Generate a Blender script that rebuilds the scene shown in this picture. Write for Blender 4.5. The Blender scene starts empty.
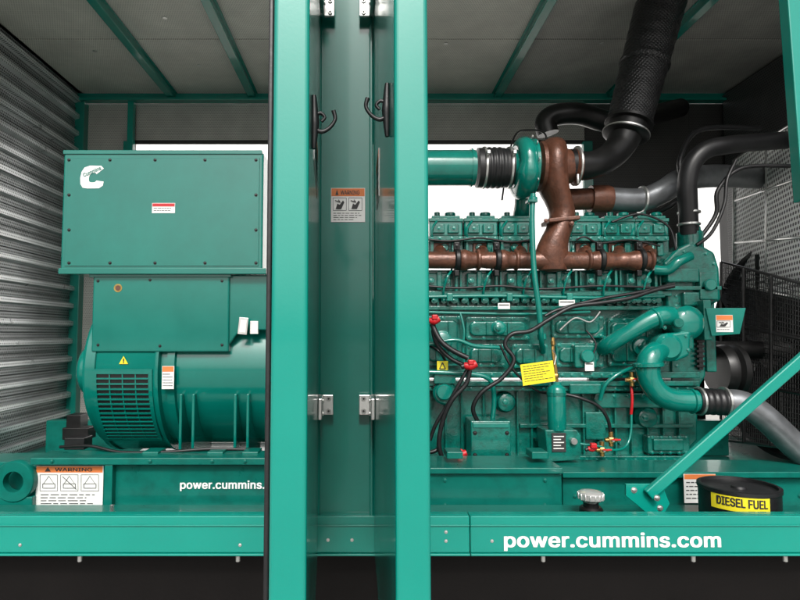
import bpy,bmesh,math,random,os
from mathutils import Vector,Matrix
random.seed(7)
H=1.7; F=577.8; TH=math.radians(3.46)
CT,ST=math.cos(TH),math.sin(TH)
def V(px,py,D):
    u=(px-365)/F; v=(300-py)/F; t=D/(CT-v*ST)
    return Vector((u*t,D,H+(ST+v*CT)*t))
def S(p,D): return p*D/F
scene=bpy.context.scene; COL=scene.collection

# ---------------------------------------------------------------- materials
def mat(name,col,rough=.45,metal=0,var=.25,scale=6,bump=.0,bscale=80,coat=0,dirt=None,dirtamt=.0,spec=.5):
    m=bpy.data.materials.new(name); m.use_nodes=True
    n=m.node_tree.nodes; l=m.node_tree.links; b=n['Principled BSDF']
    b.inputs['Roughness'].default_value=rough; b.inputs['Metallic'].default_value=metal
    b.inputs['Coat Weight'].default_value=coat; b.inputs['Coat Roughness'].default_value=.06
    b.inputs['Specular IOR Level'].default_value=spec
    tc=n.new('ShaderNodeTexCoord'); nz=n.new('ShaderNodeTexNoise')
    nz.inputs['Scale'].default_value=scale; nz.inputs['Detail'].default_value=8; nz.inputs['Roughness'].default_value=.65
    l.new(tc.outputs['Object'],nz.inputs['Vector'])
    r=n.new('ShaderNodeValToRGB'); r.color_ramp.elements[0].position=.3; r.color_ramp.elements[1].position=.7
    r.color_ramp.elements[0].color=[c*(1-var) for c in col]+[1]
    r.color_ramp.elements[1].color=[min(1,c*(1+var*.6)) for c in col]+[1]
    l.new(nz.outputs['Fac'],r.inputs['Fac']); out=r.outputs['Color']
    if dirt:
        n2=n.new('ShaderNodeTexNoise'); n2.inputs['Scale'].default_value=scale*3; n2.inputs['Detail'].default_value=10
        l.new(tc.outputs['Object'],n2.inputs['Vector'])
        mr=n.new('ShaderNodeMapRange'); mr.inputs[1].default_value=.5; mr.inputs[2].default_value=.75; mr.inputs[3].default_value=0; mr.inputs[4].default_value=dirtamt
        l.new(n2.outputs['Fac'],mr.inputs[0])
        mx=n.new('ShaderNodeMix'); mx.data_type='RGBA'; l.new(mr.outputs[0],mx.inputs[0]); l.new(out,mx.inputs[6]); mx.inputs[7].default_value=(*dirt,1)
        out=mx.outputs[2]
    l.new(out,b.inputs['Base Color'])
    mr=n.new('ShaderNodeMapRange'); mr.inputs[3].default_value=max(.03,rough-.08); mr.inputs[4].default_value=min(1,rough+.12)
    l.new(nz.outputs['Fac'],mr.inputs[0]); l.new(mr.outputs[0],b.inputs['Roughness'])
    if bump:
        n3=n.new('ShaderNodeTexNoise'); n3.inputs['Scale'].default_value=bscale; l.new(tc.outputs['Object'],n3.inputs['Vector'])
        bp=n.new('ShaderNodeBump'); bp.inputs['Strength'].default_value=bump; bp.inputs['Distance'].default_value=.004
        l.new(n3.outputs['Fac'],bp.inputs['Height']); l.new(bp.outputs['Normal'],b.inputs['Normal'])
    return m
def perf(name,col,hole,axes,pitch=.011,rad=.3,metal=.6,rough=.45,var=.2):
    m=mat(name,col,rough,metal,var,4); n=m.node_tree.nodes; l=m.node_tree.links; b=n['Principled BSDF']
    tc=n.new('ShaderNodeTexCoord'); sp=n.new('ShaderNodeSeparateXYZ'); l.new(tc.outputs['Object'],sp.inputs[0])
    def mth(op,a,bb=None):
        k=n.new('ShaderNodeMath'); k.operation=op
        for i,q in enumerate((a,bb)):
            if q is None: continue
            if isinstance(q,(int,float)): k.inputs[i].default_value=q
            else: l.new(q,k.inputs[i])
        return k.outputs[0]
    u=mth('DIVIDE',sp.outputs[axes[0]],pitch); v=mth('DIVIDE',sp.outputs[axes[1]],pitch)
    row=mth('FLOOR',v); off=mth('MULTIPLY',row,.5); u2=mth('ADD',u,off)
    fu=mth('SUBTRACT',mth('FRACT',u2),.5); fv=mth('SUBTRACT',mth('FRACT',v),.5)
    d=mth('SQRT',mth('ADD',mth('MULTIPLY',fu,fu),mth('MULTIPLY',fv,fv)))
    h=mth('LESS_THAN',d,rad)
    lk=[k for k in l if k.to_socket==b.inputs['Base Color']][0]; src=lk.from_socket
    mx=n.new('ShaderNodeMix'); mx.data_type='RGBA'; l.new(h,mx.inputs[0]); l.new(src,mx.inputs[6]); mx.inputs[7].default_value=(*hole,1)
    l.new(mx.outputs[2],b.inputs['Base Color'])
    mm=mth('MULTIPLY',mth('SUBTRACT',1,h),metal); l.new(mm,b.inputs['Metallic'])
    return m
GRIME=(.006,.02,.016)
M_ENC=mat('enclosure_paint',(.002,.235,.182),.20,0,.07,2.5,coat=.35,bump=.03,bscale=220,spec=.4)
M_POST=mat('post_paint',(.003,.20,.155),.22,0,.12,3,coat=.4,spec=.4)
M_ALT=mat('alternator_paint',(.001,.150,.117),.18,0,.12,4,coat=.5,bump=.03,bscale=200,spec=.4)
M_ENG=mat('engine_paint',(.0015,.140,.107),.20,0,.3,10,bump=.35,bscale=120,dirt=GRIME,dirtamt=.6,coat=.5,spec=.4)
M_ENG2=mat('engine_paint_light',(.002,.18,.14),.16,0,.2,10,bump=.10,bscale=120,coat=.6,spec=.45)
M_SKID=mat('skid_paint',(.002,.135,.105),.28,0,.2,6,bump=.1,bscale=90,dirt=GRIME,dirtamt=.3,coat=.25,spec=.35)
M_BLK=mat('black_rubber',(.010,.010,.011),.38,0,.3,20,bump=.1)
M_BLKM=mat('black_metal',(.012,.012,.012),.34,.3,.3,10)
M_WIRE=mat('guard_wire',(.06,.06,.06),.3,.7,.3,10)
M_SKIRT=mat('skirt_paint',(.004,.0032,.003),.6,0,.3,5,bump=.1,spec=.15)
M_BROWN=mat('heat_oxidised_iron',(.135,.052,.030),.33,.25,.4,14,bump=.35,bscale=90,dirt=(.04,.022,.016),dirtamt=.6,spec=.6)
M_STEEL=mat('zinc_steel',(.6,.6,.58),.30,.85,.2,20)
M_GREY=mat('aluminised_pipe',(.20,.21,.22),.33,.6,.35,9,bump=.1)
M_CHROME=mat('chrome',(.85,.85,.85),.15,.9,.05,5)
M_CAP=mat('bright_plated_steel',(.8,.8,.78),.22,.65,.1,20)
M_WHITE=mat('white_print',(.85,.85,.83),.45,0,.03,4)
M_OFFW=mat('label_stock',(.74,.74,.71),.5,0,.06,10)
M_ORANGE=mat('orange_print',(.72,.2,.05),.5,0,.05,4)
M_GOLD=mat('gold_foil_sticker',(.32,.22,.05),.5,.1,.4,40)
M_YEL=mat('yellow_label',(.78,.66,.02),.5,0,.08,6)
M_RED=mat('red_plastic',(.5,.010,.015),.4,0,.15,10)
M_INK=mat('ink',(.025,.025,.025),.5,0,.05,4)
M_BRASS=mat('brass',(.5,.3,.1),.3,.9,.2,20)
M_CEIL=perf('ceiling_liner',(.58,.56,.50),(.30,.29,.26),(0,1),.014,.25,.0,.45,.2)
M_CEILD=perf('ceiling_liner_dark',(.36,.35,.32),(.17,.17,.16),(0,1),.014,.25,.0,.5,.3)  # darker liner tone for the right-hand roof panels
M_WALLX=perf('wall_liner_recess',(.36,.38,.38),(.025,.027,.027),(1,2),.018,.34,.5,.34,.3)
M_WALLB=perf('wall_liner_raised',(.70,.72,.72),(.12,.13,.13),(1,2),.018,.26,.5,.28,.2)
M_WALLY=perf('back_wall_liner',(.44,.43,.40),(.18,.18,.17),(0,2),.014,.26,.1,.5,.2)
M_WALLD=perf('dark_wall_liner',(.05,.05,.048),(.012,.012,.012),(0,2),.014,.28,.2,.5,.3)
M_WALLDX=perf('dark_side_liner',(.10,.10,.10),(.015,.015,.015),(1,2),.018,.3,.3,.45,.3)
M_SILV=perf('perforated_guard_sheet',(.95,.95,.93),(.06,.06,.06),(1,2),.030,.32,.1,.3,.1)
M_GROUND=mat('concrete_ground',(.34,.33,.31),.85,0,.2,1.2,bump=.2,bscale=30)
M_BACKDROP=mat('white_backdrop_paint',(.88,.88,.87),.7,0,.03,1)
def wrapmat():
    m=mat('woven_heat_wrap',(.020,.020,.021),.32,.25,.3,15); n=m.node_tree.nodes; l=m.node_tree.links; b=n['Principled BSDF']
    tc=n.new('ShaderNodeTexCoord'); ws=[]
    for rot in (.75,-.75):
        mp=n.new('ShaderNodeMapping'); mp.inputs['Rotation'].default_value=(0,rot,0); l.new(tc.outputs['Object'],mp.inputs[0])
        w=n.new('ShaderNodeTexWave'); w.inputs['Scale'].default_value=22; l.new(mp.outputs[0],w.inputs[0]); ws.append(w.outputs['Fac'])
    k=n.new('ShaderNodeMath'); k.operation='MAXIMUM'; l.new(ws[0],k.inputs[0]); l.new(ws[1],k.inputs[1])
    bp=n.new('ShaderNodeBump'); bp.inputs['Strength'].default_value=.6; bp.inputs['Distance'].default_value=.004
    l.new(k.outputs[0],bp.inputs['Height']); l.new(bp.outputs[0],b.inputs['Normal']); return m
M_WRAP=wrapmat()

# ---------------------------------------------------------------- builder
FONT=None
try:
    fp=os.path.join(bpy.utils.resource_path('LOCAL'),'datafiles','fonts','Inter.woff2')
    if os.path.exists(fp): FONT=bpy.data.fonts.load(fp)
except Exception: FONT=None
WL={}
def empty(name,loc,label,cat,**kw):
    o=bpy.data.objects.new(name,None); o.location=loc; o.empty_display_size=.1; COL.objects.link(o)
    o['label']=label; o['category']=cat
    for k,v in kw.items(): o[k]=v
    WL[o.name]=Vector(loc); return o
def cr(p0,p1,p2,p3,t):
    return .5*((2*p1)+(-p0+p2)*t+(2*p0-5*p1+4*p2-p3)*t*t+(-p0+3*p1-3*p2+p3)*t**3)
class MB:
    def __init__(s): s.bm=bmesh.new(); s.m=[]
    def mi(s,m):
        if m not in s.m: s.m.append(m)
        return s.m.index(m)
    def merge(s,t,m,smooth=False,M=None):
        i=s.mi(m)
        bmesh.ops.recalc_face_normals(t,faces=t.faces)
        for f in t.faces: f.material_index=i; f.smooth=smooth
        if M is not None: bmesh.ops.transform(t,matrix=M,verts=t.verts)
        me=bpy.data.meshes.new('t'); t.to_mesh(me); t.free(); s.bm.from_mesh(me); bpy.data.meshes.remove(me)
    def box(s,x0,x1,y0,y1,z0,z1,m,bev=.004,M=None,seg=2):
        x0,x1=min(x0,x1),max(x0,x1); z0,z1=min(z0,z1),max(z0,z1); y0,y1=min(y0,y1),max(y0,y1)
        t=bmesh.new(); bmesh.ops.create_cube(t,size=1)
        for v in t.verts: v.co=Vector(((x0+x1)/2+v.co.x*(x1-x0),(y0+y1)/2+v.co.y*(y1-y0),(z0+z1)/2+v.co.z*(z1-z0)))
        bev=min(bev,.3*min(x1-x0,y1-y0,z1-z0))
        if bev>0: bmesh.ops.bevel(t,geom=list(t.edges),offset=bev,segments=seg,affect='EDGES',profile=.5)
        s.merge(t,m,False,M)
    def pb(s,px0,px1,py0,py1,D,th,m,bev=.004,**k):
        a=V(px0,(py0+py1)/2,D); b=V(px1,(py0+py1)/2,D); c=V((px0+px1)/2,py0,D); d=V((px0+px1)/2,py1,D)
        s.box(a.x,b.x,D,D+th,d.z,c.z,m,bev,**k)
    def prism(s,pts,D,th,m,bev=.004,M=None,seg=2):
        t=bmesh.new(); vs=[t.verts.new(V(px,py,D)) for px,py in pts]; f=t.faces.new(vs)
        r=bmesh.ops.extrude_face_region(t,geom=[f])
        for v in r['geom']:
            if isinstance(v,bmesh.types.BMVert): v.co.y+=th
        if bev: bmesh.ops.bevel(t,geom=list(t.edges),offset=bev,segments=seg,affect='EDGES',profile=.5)
        s.merge(t,m,False,M)
    def line(s,pts,D,m,w=.35):
        for (x0,y0),(x1,y1) in zip(pts,pts[1:]):
            L=math.hypot(x1-x0,y1-y0)+1e-6; nx,ny=-(y1-y0)/L*w,(x1-x0)/L*w
            t=bmesh.new(); t.faces.new([t.verts.new(V(*p,D)) for p in ((x0+nx,y0+ny),(x1+nx,y1+ny),(x1-nx,y1-ny),(x0-nx,y0-ny))]); s.merge(t,m)
            D-=.00012
    def tube(s,pts,r,m,seg=14,sub=7,closed=False,caps=True,straight=False):
        P=[Vector(p) for p in pts]; n=len(P); R=r if isinstance(r,(list,tuple)) else [r]*n
        path=[];rad=[]
        if straight: path=P;rad=list(R)
        else:
            rng=n if closed else n-1
            for i in range(rng):
                if closed: q=[P[(i+k)%n] for k in (-1,0,1,2)]
                else: q=[P[max(i-1,0)],P[i],P[i+1],P[min(i+2,n-1)]]
                for k in range(sub):
                    t=k/sub; path.append(cr(*q,t)); rad.append(R[i]*(1-t)+R[(i+1)%n]*t)
            if not closed: path.append(P[-1]); rad.append(R[-1])
        t=bmesh.new(); rings=[]; up=None; N=len(path)
        for i in range(N):
            if closed: tg=path[(i+1)%N]-path[i-1]
            else: tg=path[min(i+1,N-1)]-path[max(i-1,0)]
            tg.normalize()
            if up is None:
                up=Vector((0,0,1)) if abs(tg.z)<.9 else Vector((1,0,0))
            up=(up-tg*up.dot(tg)).normalized(); sd=tg.cross(up)
            rings.append([t.verts.new(path[i]+(up*math.cos(a)+sd*math.sin(a))*rad[i]) for a in [2*math.pi*j/seg for j in range(seg)]])
        for i in range(N if closed else N-1):
            A=rings[i];B=rings[(i+1)%N]
            for j in range(seg): t.faces.new((A[j],A[(j+1)%seg],B[(j+1)%seg],B[j]))
        if caps and not closed:
            t.faces.new(rings[0]); t.faces.new(rings[-1])
        s.merge(t,m,True)
    def lathe(s,prof,o,ax,m,seg=28,cap=True):
        ax=Vector(ax).normalized(); o=Vector(o); u=ax.orthogonal().normalized(); w=ax.cross(u)
        t=bmesh.new(); rings=[]
        for (a,r) in prof:
            rings.append([t.verts.new(o+ax*a+(u*math.cos(q)+w*math.sin(q))*max(r,.0005)) for q in [2*math.pi*j/seg for j in range(seg)]])
        for A,B in zip(rings,rings[1:]):
            for j in range(seg): t.faces.new((A[j],A[(j+1)%seg],B[(j+1)%seg],B[j]))
        if cap: t.faces.new(rings[0]); t.faces.new(rings[-1])
        else: bmesh.ops.remove_doubles(t,verts=t.verts,dist=1e-6)
        s.merge(t,m,True)
    def cyl(s,o,ax,r,h,m,seg=20,ch=.15):
        c=min(ch*r,h*.3); s.lathe([(0,r-c),(c,r),(h-c,r),(h,r-c)],o,ax,m,seg)
    def hexb(s,o,ax,r,m,h=None):
        h=h or r*.9; s.lathe([(0,r*1.45),(h*.2,r*1.45),(h*.2,r*1.4)],o,ax,m,12); s.lathe([(h*.2,r),(h*.9,r),(h,r*.8)],o,ax,m,6)
    def text(s,st,px0,px1,py0,py1,D,m,bold=.0,bend=None,rot=0,space=1):
        cu=bpy.data.curves.new('t','FONT'); cu.body=st; cu.size=1; cu.resolution_u=3; cu.space_character=space
        if FONT: cu.font=FONT
        ob=bpy.data.objects.new('t',cu); COL.objects.link(ob); bpy.context.view_layer.update()
        me=bpy.data.meshes.new_from_object(ob.evaluated_get(bpy.context.evaluated_depsgraph_get()))
        bpy.data.objects.remove(ob); bpy.data.curves.remove(cu)
        xs=[v.co.x for v in me.vertices]; ys=[v.co.y for v in me.vertices]
        a,b=min(xs)-bold,max(xs)+bold; c,d=min(ys)-bold*.5,max(ys)+bold*.5
        p0=V(px0,(py0+py1)/2,D); p1=V(px1,(py0+py1)/2,D); zt=V((px0+px1)/2,py0,D).z; zb=V((px0+px1)/2,py1,D).z
        cx=(p0.x+p1.x)/2; cz=(zt+zb)/2; i=s.mi(m)
        offs=[(0,0)] if not bold else [(-bold,-bold*.5),(-bold*.5,bold*.5),(0,0),(bold*.5,-bold*.5),(bold,bold*.5),(-bold,bold*.5),(bold,-bold*.5)]
        for kk,(ox,oy) in enumerate(offs):
            t=bmesh.new(); t.from_mesh(me)
            if bend: bmesh.ops.subdivide_edges(t,edges=[e for e in t.edges if e.calc_length()>.1],cuts=2)
            for v in t.verts:
                x=p0.x+(v.co.x+ox-a)/(b-a)*(p1.x-p0.x); z=zb+(v.co.y+oy-c)/(d-c)*(zt-zb)
                if rot:
                    dx,dz=x-cx,z-cz; x=cx+dx*math.cos(rot)-dz*math.sin(rot); z=cz+dx*math.sin(rot)+dz*math.cos(rot)
                y=D-kk*.00008
                if bend:
                    bx,by,R=bend; an=(x-bx)/R; R2=R+kk*.00008; x=bx+R2*math.sin(an); y=by-R2*math.cos(an)
                v.co=(x,y,z)
            for f in t.faces: f.material_index=i
            m2=bpy.data.meshes.new('t'); t.to_mesh(m2); t.free(); s.bm.from_mesh(m2); bpy.data.meshes.remove(m2)
        bpy.data.meshes.remove(me)
    def done(s,name,parent=None,label=None,**kw):
        bm=s.bm; bm.edges.ensure_lookup_table()
        for e in bm.edges:
            if len(e.link_faces)==2 and e.calc_face_angle(0)>.75: e.smooth=False
        xs=[v.co for v in bm.verts]
        c=Vector([(min(q[i] for q in xs)+max(q[i] for q in xs))/2 for i in range(3)])
        if parent is None: c.z=min(q.z for q in xs)
        bmesh.ops.translate(bm,vec=-c,verts=bm.verts)
        me=bpy.data.meshes.new(name); bm.to_mesh(me); bm.free()
        for m in s.m: me.materials.append(m)
        o=bpy.data.objects.new(name,me); COL.objects.link(o)
        if parent is not None: o.parent=parent; o.location=c-WL[parent.name]
        else: o.location=c
        WL[o.name]=c
        if label: o['label']=label
        for k,v in kw.items(): o[k]=v
        return o
def copies(src,parent,positions):
    for p in positions:
        o=src.copy(); COL.objects.link(o); o.parent=parent; o.location=Vector(p)-WL[parent.name]; WL[o.name]=Vector(p)
def bolts(parent,pts,r,m,ax=(0,-1,0),name='bolt'):
    mb=MB(); mb.hexb(pts[0],ax,r,m); o=mb.done(name,parent)
    d=WL[o.name]-Vector(pts[0]); copies(o,parent,[Vector(p)+d for p in pts[1:]])
def sticker(parent,px0,px1,py0,py1,D,name='warning_sticker',head=M_ORANGE,headtxt='WARNING',hfrac=.2,lines=5,pict=0,base=M_OFFW,label=None,style='hand'):
    mb=MB(); mb.pb(px0,px1,py0,py1,D-.0015,.0015,base,0)
    h=py1-py0; w=px1-px0; y=py0
    if head:
        mb.pb(px0+.4,px1-.4,py0+.4,py0+h*hfrac,D-.0022,.0006,head,0)
        if headtxt: 
            mb.text(headtxt,px0+w*.28,px1-w*.16,py0+h*hfrac*.28,py0+h*hfrac*.82,D-.0028,M_INK,.02)
            mb.prism([(px0+w*.13,py0+h*hfrac*.85),(px0+w*.22,py0+h*hfrac*.85),(px0+w*.175,py0+h*hfrac*.15)],D-.0030,.0006,M_INK,0)
        y=py0+h*hfrac
    if pict:
        for i in range(pict):
            a=px0+w*(.06+i*.92/pict); b=a+w*.78/pict; t=y+h*.05; bt=y+h*.42; q=D-.0022; W=b-a; Hh=bt-t
            mb.line([(a,t),(b,t),(b,bt),(a,bt),(a,t)],q,M_INK,.22)
            if style=='lift':
                mb.line([(a+W*.5,t+Hh*.08),(a+W*.2,t+Hh*.55),(a+W*.8,t+Hh*.55),(a+W*.5,t+Hh*.08)],q-.0007,M_INK,.2)
                mb.line([(a+W*.15,t+Hh*.55),(a+W*.85,t+Hh*.55),(a+W*.85,t+Hh*.82),(a+W*.15,t+Hh*.82),(a+W*.15,t+Hh*.55)],q-.0014,M_INK,.25)
                if i==1: mb.line([(a+W*.1,t+Hh*.1),(a+W*.9,t+Hh*.9)],q-.0021,M_INK,.3)
            else:
                mb.prism([(a+W*.2,bt-Hh*.12),(a+W*.32,t+Hh*.45),(a+W*.5,t+Hh*.55),(a+W*.75,t+Hh*.2),(a+W*.85,t+Hh*.35),(a+W*.62,bt-Hh*.12)],q-.001,.0006,M_INK,0)
                mb.line([(a+W*.15,t+Hh*.2),(a+W*.55,t+Hh*.35),(a+W*.4,t+Hh*.15)],q-.0018,M_INK,.35)
        y=y+h*.45
    lh=(py1-y)/(lines+1)
    for i in range(lines):
        yy=y+lh*(i+.7); e=px1-w*(.08+random.random()*.25)
        x=px0+w*.07
        while x<e-1:
            q=min(e,x+w*random.uniform(.06,.16)); mb.pb(x,q,yy,yy+lh*.28,D-.0022,.0006,M_INK,0); x=q+w*.03
    return mb.done(name,parent,label)

# ---------------------------------------------------------------- ground and building behind
mb=MB(); t=bmesh.new(); bmesh.ops.create_grid(t,x_segments=20,y_segments=20,size=150); mb.merge(t,M_GROUND)
g=mb.done('ground'); g['kind']='structure'
WB=empty('white_backdrop',(0,13,0),'plain white ribbed building wall added to whiten the gaps behind the enclosure','backdrop')  # added white backdrop, stands in for bright sky in the rear openings
mb=MB(); mb.box(-16,16,13,13.3,0,7,M_BACKDROP,.02); 
for k in range(64): mb.box(-16+k*.5,-15.93+k*.5,12.96,12.999,.02,6.9,M_BACKDROP,.005)
mb.done('wall',WB)
mb=MB(); mb.box(-16.1,16.1,12.9,13.4,7.001,7.2,M_GREY,.02); mb.done('backdrop_cap',WB)

# ================================================================ ENCLOSURE
ENC=empty('generator_enclosure',(0,3.2,.1),'green steel generator enclosure with open doors and grey liner','generator enclosure')
ZC=V(300,95,4.4).z; XL=-2.22; XR=2.82
ZF=V(300,515,2.5).z; ZR0=V(300,553,2.0).z; ZR1=V(300,516,2.0).z
edges=[XL,-1.49,-.87,.08,1.02,1.9,XR]
mb=MB()
for a,b in zip(edges,edges[1:]):
    for c,d in ((1.95,2.75),(2.75,3.55),(3.55,4.5)):
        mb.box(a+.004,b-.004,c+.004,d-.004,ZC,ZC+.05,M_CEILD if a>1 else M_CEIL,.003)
mb.box(XL-.05,XR+.1,1.9,4.55,ZC+.052,ZC+.1,M_BLKM,.005)
mb.done('roof_panel',ENC)
for x in edges[1:-1]:
    mb=MB(); mb.box(x-.028,x+.028,2.0,4.36,ZC-.05,ZC-.002,M_POST,.004)
    mb.box(x-.042,x+.042,2.0,4.36,ZC-.006,ZC-.0025,M_POST,.001); mb.done('roof_beam',ENC)
mb=MB(); mb.box(XL,XR,4.31,4.385,ZC-.075,ZC-.055,M_POST,.003); mb.box(XL,XR,4.36,4.385,ZC-.055,ZC-.003,M_POST,.002); mb.done('cross_beam',ENC)
mb=MB(); mb.cyl((-1.18,3.3,ZC-.004),(0,0,1),.014,.004,M_STEEL); w=mb.done('washer',ENC); d=WL[w.name]
copies(w,ENC,[d+Vector((x,y,0)) for x,y in ((0,-.5),(.03,.6),(.8,-.1),(.8,.6),(1.7,.3),(2.7,.3),(1.7,-.4),(2.6,-.4),(-.6,.4))])
mb=MB(); z=ZF-.05; pitch=.132
def band(pts,m):
    t=bmesh.new(); A=[t.verts.new((x,2.0,min(q,ZC-.004))) for x,q in pts]; B=[t.verts.new((x,4.4,min(q,ZC-.004))) for x,q in pts]
    for i in range(len(A)-1):
        if (A[i].co-A[i+1].co).length>1e-5: t.faces.new((A[i],A[i+1],B[i+1],B[i]))
    mb.merge(t,m)
while z<ZC-.01:
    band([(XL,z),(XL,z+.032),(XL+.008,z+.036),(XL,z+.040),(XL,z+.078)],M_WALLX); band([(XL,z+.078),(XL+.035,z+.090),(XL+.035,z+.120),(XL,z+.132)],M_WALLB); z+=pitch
mb.box(XL-.06,XL-.03,1.98,4.5,.2,ZC+.05,M_ENC)
mb.done('end_wall',ENC)
mb=MB(); mb.box(XL-.02,XL+.07,4.33,4.43,ZF,ZC-.08,M_POST); mb.done('corner_post',ENC)
mb=MB(); mb.prism([(785,-40),(840,-40),(840,200),(803,200)],2.1,.05,M_ENC,.004); mb.done('door_stay',ENC)
DB=4.4
mb=MB(); mb.pb(60,131,104,470,DB,.04,M_WALLY); mb.done('back_wall_panel',ENC)
xa=V(131,143,DB); xb=V(585,143,DB); xc=V(690,143,DB); zm=V(700,185,DB).z
mb=MB(); mb.box(xa.x,xb.x,DB+.002,DB+.04,xa.z,ZC-.07,M_WALLY)
mb.done('back_wall_panel',ENC)
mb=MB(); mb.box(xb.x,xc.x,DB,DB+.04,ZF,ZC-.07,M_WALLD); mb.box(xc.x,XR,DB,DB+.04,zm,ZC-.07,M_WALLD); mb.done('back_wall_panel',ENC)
mb=MB(); mb.pb(127,133,100,150,DB-.06,.05,M_ENC); mb.box(xa.x-.03,xb.x,DB-.01,DB+.0,xa.z-.01,xa.z+.02,M_BLKM); mb.done('door_frame',ENC)
mb=MB(); mb.box(xa.x-.04,xa.x+.03,DB-.05,DB,ZF,xa.z,M_POST); mb.box(xb.x-.03,xb.x+.04,DB-.05,DB-.002,ZF,xa.z,M_POST); 
mb.box(xa.x,xb.x,DB-.02,DB+.05,ZF-.1,ZF+.1,M_POST); mb.box(xc.x-.03,xc.x+.02,DB-.05,DB-.002,ZF,zm,M_BLKM)
mb.done('door_frame',ENC)
mb=MB(); mb.box(XL,XR+.2,2.2,4.45,ZF-.05,ZF-.002,M_SKID,.002); mb.done('floor_plate',ENC)
# front rail
xj=V(470,530,2.0).x; x0=-2.6; x1=2.6
for a,b in ((x0,xj-.0015),(xj+.0015,x1)):
    mb=MB(); mb.box(a,b,2.0,2.02,ZR0,ZR1,M_ENC,.004,seg=3); mb.box(a,b,2.021,2.055,ZR1-.012,ZR1-.001,M_ENC,.003)
    mb.box(a,b,1.994,1.9995,ZR1-.032,ZR1-.028,M_ENC,.001)
    mb.box(a,b,1.992,2.03,ZR0-.008,ZR0-.0005,M_ENC,.002)
    mb.box(a,b,2.03,2.2,ZR0-.02,ZR0+.0,M_SKID,.002)
    mb.done('base_rail',ENC)
bolts(ENC,[V(446,541,1.9995),V(446,532,1.9995),V(492,541,1.9995),V(328,540,1.9995),V(352,540,1.9995),V(20,545,1.9995),V(240,545,1.9995)],.004,M_STEEL)
mb=MB(); mb.text('power.cummins.com',504,721,532.5,551,1.9985,M_WHITE,.024,space=1.03); mb.done('lettering',ENC,'white web address lettering on base rail')
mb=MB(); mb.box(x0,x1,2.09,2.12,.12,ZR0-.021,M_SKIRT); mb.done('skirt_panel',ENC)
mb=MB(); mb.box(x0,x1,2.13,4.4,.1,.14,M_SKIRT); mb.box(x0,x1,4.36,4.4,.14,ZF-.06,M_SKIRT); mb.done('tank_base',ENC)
q=[V(px,556,2.03) for px in (80,238,543,693,785)]
mb=MB(); p=q[0]; mb.cyl(p+Vector((0,0,-.018)),(0,0,1),.008,.02,M_STEEL); mb.cyl(p+Vector((0,0,-.022)),(0,0,1),.004,.03,M_BLKM); o=mb.done('stud',ENC)
d=WL[o.name]-p; copies(o,ENC,[x+d for x in q[1:]])
# centre post
pl=V(317,300,2.0).x; pr=V(373,300,2.0).x
mb=MB(); mb.box(pl,pr,2.03,2.12,ZR0,ZC,M_POST,.004)
mb.box(pl-.035,pl-.001,2.001,2.13,ZR0,ZC,M_POST,.004); mb.box(pr+.001,pr+.035,2.001,2.13,ZR0,ZC,M_POST,.004)
mb.box(pl,pl+.012,2.012,2.029,ZR0,ZC,M_POST,.003); mb.box(pr-.012,pr,2.012,2.029,ZR0,ZC,M_POST,.003)
mb.done('centre_post',ENC)
sticker(ENC,331,365,188,222,2.029,pict=2,lines=4,hfrac=.24,base=M_WHITE,label='white warning sticker with orange header')
# doors
def door(h,f,side,thk,lab,edge_seal):
    h=Vector((h[0],h[1],0)); f=Vector((f[0],f[1],0)); d=(f-h); L=d.length; d.normalize(); nrm=Vector((side,0,0)); nrm=(nrm-d*nrm.dot(d)).normalized()
    M=Matrix(((d.x,nrm.x,0,h.x),(d.y,nrm.y,0,h.y),(0,0,1,0),(0,0,0,1)))
    zb=ZR0+.01; zt=ZC+.02
    mb=MB(); mb.box(0,L,0,thk,zb,zt,M_ENC,.007,M=M,seg=4)
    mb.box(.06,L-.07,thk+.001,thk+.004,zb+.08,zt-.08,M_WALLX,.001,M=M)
    D=mb.done('door',ENC,lab)
    if edge_seal:
        mb=MB(); mb.box(L-.032,L-.010,thk+.001,thk+.009,zb+.02,zt-.02,M_BLK,.003,M=M); mb.done('door_seal',D)
    return D,M,d,nrm,L
hl=V(319,300,2.0).x; fl=V(308,300,.9).x
hr=V(374,300,2.0).x; fr=V(395,300,.9).x
DL=door((hl,1.995),(fl,.9),-1,.057,'open green door with black rubber seal',True)
DR=door((hr,1.995),(fr,.9),1,.054,'open green door leaf seen edge on',False)
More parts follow.
